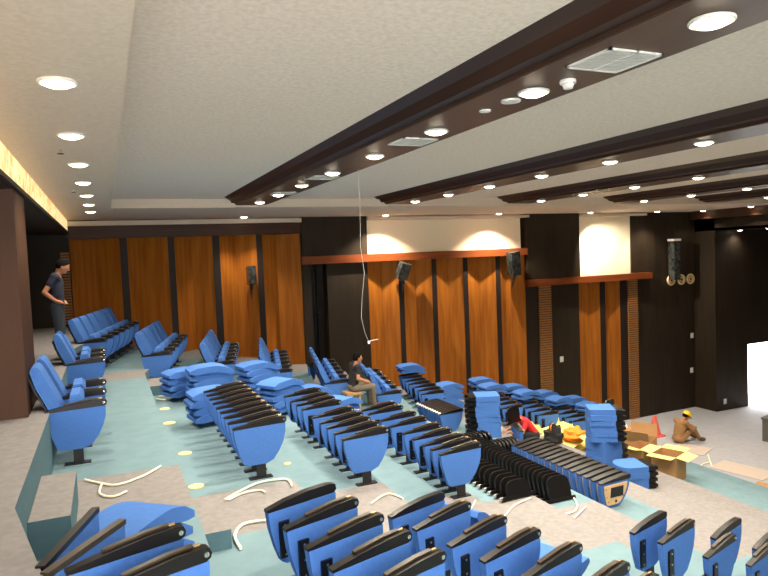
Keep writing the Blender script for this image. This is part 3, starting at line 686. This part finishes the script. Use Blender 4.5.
thing('stage_block', blk, (20.15, 13.3, -6.6), .25, 'dark grey block on the stage floor at the right edge', 'block')
# orange cloth and black bag
def lump(seed, rx, ry, rz, m, nm):
    rnd = random.Random(seed); b = B().ell((0, 0, rz * .6), rx, ry, rz, 24)
    ph = [rnd.uniform(0, 6) for _ in range(6)]
    for v in b.bm.verts:
        d = 1 + .16 * math.sin(7 * v.co.x / rx + ph[0]) * math.sin(5 * v.co.y / ry + ph[1]) + .12 * math.sin(9 * v.co.z / rz + ph[2] + 3 * v.co.x / rx)
        v.co.x *= d; v.co.y *= d; v.co.z = max(0, v.co.z * d)
    return b.mesh(nm, m)
thing('orange_cloth', lump(1, .36, .28, .18, M['orangec'], 'cloth'), (10.9, 13.1, tier_at(10.9, 13.1) + .25), .4, 'crumpled orange cloth on the yellow packing sheets', 'cloth')
bagp = [('sack', lump(2, .26, .22, .26, M['blackc'], 'sack')), ('strap', B().torus((0, 0, .38), .11, .015, 'y').mesh('strap', M['orangec']))]
thing('black_bag', bagp, (10.05, 12.85, tier_at(10.05, 12.85)), .3, 'black bag with an orange strap right of the person in red', 'bag')
thing('cream_bag', lump(3, .2, .16, .17, M['bag'], 'bag'), (4.72, 12.95, tier_at(4.72, 12.95)), .3, 'crumpled cream plastic bag in front of the seated man', 'bag')

# ------------------------------------------------------------------ people
def caps(b, chain, n=14):
    """chain: list of (point, radius) or (point, rx, ry) -> tapered limb with round joints"""
    for (p, r), (p2, r2) in zip(chain, chain[1:]):
        b.tube([Vector(p).lerp(Vector(p2), t) for t in (0, .33, .66, 1)], [r + (r2 - r) * t for t in (0, .33, .66, 1)], n)
    for p, r in chain: b.ell(p, r, r, r, n)
def remesh(b, name, m, vox, sm=3):
    me = b.mesh(name + '_raw', m); o = bpy.data.objects.new('tmp', me); COL.objects.link(o)
    md = o.modifiers.new('r', 'REMESH'); md.mode = 'VOXEL'; md.voxel_size = vox
    s2 = o.modifiers.new('s', 'SMOOTH'); s2.factor = .5; s2.iterations = sm
    dg = bpy.context.evaluated_depsgraph_get(); ev = o.evaluated_get(dg)
    out = bpy.data.meshes.new_from_object(ev); bpy.data.objects.remove(o); bpy.data.meshes.remove(me)
    out.name = name; out.materials.clear(); out.materials.append(m); out.shade_smooth()
    return out
def person(J, loc, rz, label, shirt, trousers, shoe, sleeve=.5, extra=None, hair=True):
    V = Vector
    b = B()
    pel, ch, nk, hd = V(J['pelvis']), V(J['chest']), V(J['neck']), V(J['head']); hp = J.get('pitch', 0.)
    hm = Matrix.Rotation(hp, 4, 'Y')
    sh = lambda s: V(J['sh' + s]); 
    # torso
    def torso(bb, inf):
        for t in [i / 8 for i in range(9)]:
            c = pel.lerp(ch, t); w = .155 + .03 * t if t > .4 else .165 - .02 * t / .4
            bb.ell(c, .105 + inf, w + inf, .11 + inf * .5, 14)
        for s in 'LR': caps(bb, [(ch.lerp(nk, .2), .10 + inf), (sh(s), .062 + inf)])
    torso(b, 0)
    caps(b, [(ch, .09), (nk, .055), (hd + hm @ V((-.02, 0, -.06)), .055)])
    # head with brow, nose, chin, ears
    b.ell(hd, .098, .077, .118, 20, hm); b.ell(hd + hm @ V((.035, 0, -.07)), .062, .055, .055, 14, hm)
    b.ell(hd + hm @ V((.10, 0, -.015)), .022, .014, .028, 10, hm); b.ell(hd + hm @ V((.082, 0, -.066)), .018, .026, .012, 10, hm)
    for s in (1, -1):
        b.ell(hd + hm @ V((-.005, s * .078, -.01)), .022, .01, .034, 10, hm); b.ell(hd + hm @ V((.084, s * .032, .012)), .012, .014, .009, 8, hm)
    for s in 'LR':
        el, wr, ha = V(J['el' + s]), V(J['wr' + s]), V(J['ha' + s])
        caps(b, [(sh(s), .052), (el, .040), (wr, .027)])
        d = (ha - wr).normalized(); up = V(J.get('palm' + s, (0, 0, 1))); side = d.cross(up).normalized()
        caps(b, [(wr, .026), (wr + d * .05, .03), (wr + d * .09, .028)])
        for k, ln in enumerate((.062, .075, .07, .052)):
            o = side * ((k - 1.5) * .021); p0 = wr + d * .085 + o
            caps(b, [(p0, .0105), (p0 + d * ln * .55 - up * .008, .0098), (p0 + d * ln - up * .028, .0085)], 8)
        t0 = wr + d * .03 - side * .03
        caps(b, [(t0, .0125), (t0 + d * .035 - side * .022, .011), (t0 + d * .065 - side * .022, .0095)], 8)
        hi, kn, an, to = V(J['hi' + s]), V(J['kn' + s]), V(J['an' + s]), V(J['to' + s])
        caps(b, [(hi, .088), (kn, .058), (an, .04), ((an + to) / 2 + V((0, 0, .005)), .04), (to, .035)])
    e = link('person', None, None, loc, (0, 0, rz)); tag(e, label, 'person')
    link('body', remesh(b, 'body', M['skin'], .0095, 2), e)
    c = B(); torso(c, .014)
    for s in 'LR':
        el = V(J['el' + s]); caps(c, [(sh(s), .068), (sh(s).lerp(el, sleeve), .058)])
        if sleeve >= 1: caps(c, [(el, .054), (el.lerp(V(J['wr' + s]), .85), .042)])
    link('shirt', remesh(c, 'shirt', shirt, .014), e)
    c = B()
    c.ell(pel, .125, .175, .12, 16)
    for s in 'LR':
        hi, kn, an = V(J['hi' + s]), V(J['kn' + s]), V(J['an' + s])
        caps(c, [(hi, .104), (kn, .074), (kn.lerp(an, .9), .058)])
    link('trousers', remesh(c, 'trousers', trousers, .014), e)
    for s in 'LR':
        c = B(); an, to = V(J['an' + s]), V(J['to' + s]); caps(c, [(an, .05), ((an + to) / 2, .052), (to, .046)])
        link('shoe', remesh(c, 'shoe', shoe, .012), e)
    if hair:
        c = B(); c.ell(hd + hm @ V((-.016, 0, .022)), .106, .088, .116, 20, hm)
        me = c.bm; cut = hm @ V((.55, 0, 1)).normalized() if False else (hm.to_3x3() @ V((-.82, 0, .57))).normalized()
        bmesh.ops.bisect_plane(me, geom=me.verts[:] + me.edges[:] + me.faces[:], plane_co=hd + hm @ V((.03, 0, .03)), plane_no=cut, clear_inner=True)
        bmesh.ops.holes_fill(me, edges=me.edges[:])
        link('hair', c.mesh('hair', M['hair']), e)
    for nm, fn in (extra or []): link(nm, fn(hd, hm), e)
    return e
man1 = dict(pelvis=(0, 0, .93), chest=(.0, 0, 1.24), neck=(.045, 0, 1.42), head=(.125, 0, 1.545), pitch=.55,
            shL=(0, .19, 1.375), shR=(0, -.19, 1.375), elR=(-.16, -.25, 1.13), wrR=(.0, -.2, .98), haR=(.075, -.15, .95), elL=(-.12, .26, 1.1), wrL=(.03, .19, .98), haL=(.10, .13, .95),
            hiL=(0, .09, .88), hiR=(0, -.09, .88), knL=(.03, .1, .48), knR=(.02, -.1, .48), anL=(-.01, .1, .08), anR=(0, -.1, .08), toL=(.15, .12, .045), toR=(.17, -.12, .045))
def badge(hd, hm): return B().box(.12, .128, -.05, .03, 1.1, 1.3).bevel(.003, 1).mesh('chest_print', M['paper'])
person(man1, (-.76, 12.0, -1.55), 0, 'person in a navy T-shirt and grey jeans standing in the left opening, looking down', M['navy'], M['jeans'], M['orange'], .5)
man2 = dict(pelvis=(0, 0, .53), chest=(.07, 0, .85), neck=(.10, 0, 1.03), head=(.15, 0, 1.17), pitch=.12,
            shL=(.07, .19, .99), shR=(.07, -.19, .99), elR=(.05, -.25, .73), wrR=(.27, -.15, .63), haR=(.36, -.1, .6), elL=(.1, .25, .73), wrL=(.3, .1, .63), haL=(.38, .04, .61),
            hiL=(.03, .1, .5), hiR=(.03, -.1, .5), knL=(.44, .13, .52), knR=(.44, -.13, .50), anL=(.46, .13, .08), anR=(.46, -.13, .08), toL=(.62, .14, .045), toR=(.62, -.14, .045))
def badge2(hd, hm): return B().box(.185, .197, -.02, .06, .83, .91).bevel(.003, 1).mesh('chest_badge', M['plastic'])
person(man2, (5.02, 13.55, tz(4)), 0, 'person in a black T-shirt sitting between two chair rows, facing right', M['blackc'], M['khaki'], M['brown'], .5, [('chest_badge', badge2)])
thing('low_stool', [('seat', B().box(-.17, .17, -.2, .2, .37, .42).bevel(.01).mesh('seat', M['card']))] + [('leg', B().box(sx * .13 - .02, sx * .13 + .02, sy * .16 - .02, sy * .16 + .02, 0, .37).mesh('leg', M['card'], False)) for sx in (-1, 1) for sy in (-1, 1)], (4.99, 13.55, tz(4)), 0, 'low wooden stool under the person in the black T-shirt', 'stool')
man3 = dict(pelvis=(0, 0, .38), chest=(.22, 0, .66), neck=(.36, 0, .76), head=(.47, 0, .80), pitch=.7,
            shL=(.28, .19, .72), shR=(.28, -.19, .72), elR=(.42, -.26, .5), wrR=(.6, -.2, .46), haR=(.7, -.15, .44), elL=(.42, .26, .5), wrL=(.62, .2, .5), haL=(.7, .15, .5),
            hiL=(0, .1, .35), hiR=(0, -.1, .35), knL=(.36, .17, .42), knR=(.36, -.17, .3), anL=(.1, .16, .08), anR=(.02, -.16, .08), toL=(.25, .17, .045), toR=(.17, -.17, .045))
man3 = {k: (v if k == 'pitch' else (v[0], v[1], v[2] + (.12 if k[:2] not in ('an', 'to') else 0))) for k, v in man3.items()}
person(man3, (9.12, 12.4, tier_at(9.12, 12.4)), math.radians(172), 'person in a red shirt bending forward beside the tall blue stack', M['red'], M['blackc'], M['brown'], .55)
loose_panel(8.45, 12.1, tier_at(8.45, 12.1), (0, 0, 1.3), 'loose blue side panel standing in front of the person in red', 'loose side panels', False)
seat_shell(8.55, 12.35, tier_at(8.55, 12.35) + .5, (-.1, 0, .3), 'black seat shell held upright in front of the person in red', 'loose black seat shells')
man4 = dict(pelvis=(0, 0, .13), chest=(.10, 0, .46), neck=(.20, 0, .64), head=(.31, 0, .73), pitch=.75,
            shL=(.13, .19, .6), shR=(.13, -.19, .6), elR=(.3, -.25, .4), wrR=(.5, -.12, .42), haR=(.58, -.06, .4), elL=(.3, .25, .4), wrL=(.5, .12, .44), haL=(.58, .06, .42),
            hiL=(.02, .1, .12), hiR=(.02, -.1, .12), knL=(.42, .15, .42), knR=(.40, -.15, .42), anL=(.66, .13, .08), anR=(.64, -.13, .08), toL=(.82, .14, .045), toR=(.80, -.14, .045))
def hard(hd, hm):
    b = B(); b.ell(hd + hm @ Vector((-.01, 0, .04)), .135, .115, .125, 20, hm)
    bmesh.ops.bisect_plane(b.bm, geom=b.bm.verts[:] + b.bm.edges[:] + b.bm.faces[:], plane_co=hd + hm @ Vector((0, 0, .03)), plane_no=hm.to_3x3() @ Vector((-.15, 0, 1)), clear_inner=True)
    bmesh.ops.holes_fill(b.bm, edges=b.bm.edges[:])
    b.ell(hd + hm @ Vector((.07, 0, .035)), .12, .10, .012, 18, hm)
    return b.mesh('hard_hat', M['hat'])
worker = person(man4, (16.95, 15.25, -6.6), -.1, 'person in a yellow hard hat and tan clothes sitting on the floor with knees up', M['tan'], M['tan'], M['brown'], 1.0, [('hard_hat', hard)])
worker.scale = (1.16, 1.16, 1.16)

# ------------------------------------------------------------------ world, camera, view
w = bpy.data.worlds.new('world'); S.world = w; w.use_nodes = True
bg = w.node_tree.nodes['Background']; bg.inputs[0].default_value = (1, .985, .95, 1); bg.inputs[1].default_value = 9.5
cam = bpy.data.cameras.new('camera'); co = bpy.data.objects.new('camera', cam); COL.objects.link(co)
cam.sensor_width = 36; cam.lens = 30; cam.clip_start = .05; cam.clip_end = 200
R = Matrix(((0.915, 0.057, -0.398), (-0.401, 0.034, -0.916), (-0.039, 0.998, 0.054)))
q3 = R.to_quaternion().normalized(); co.rotation_mode = 'QUATERNION'; co.rotation_quaternion = q3; co.location = (0, 0, 0)
S.camera = co
S.view_settings.view_transform = 'Standard'; S.view_settings.look = 'None'; S.view_settings.gamma = 1; S.view_settings.use_curve_mapping = False
S.view_settings.exposure = 1.05
S.cycles.use_denoising = True
S.cycles.max_bounces = 8; S.cycles.diffuse_bounces = 5
S.cycles.sample_clamp_indirect = 6
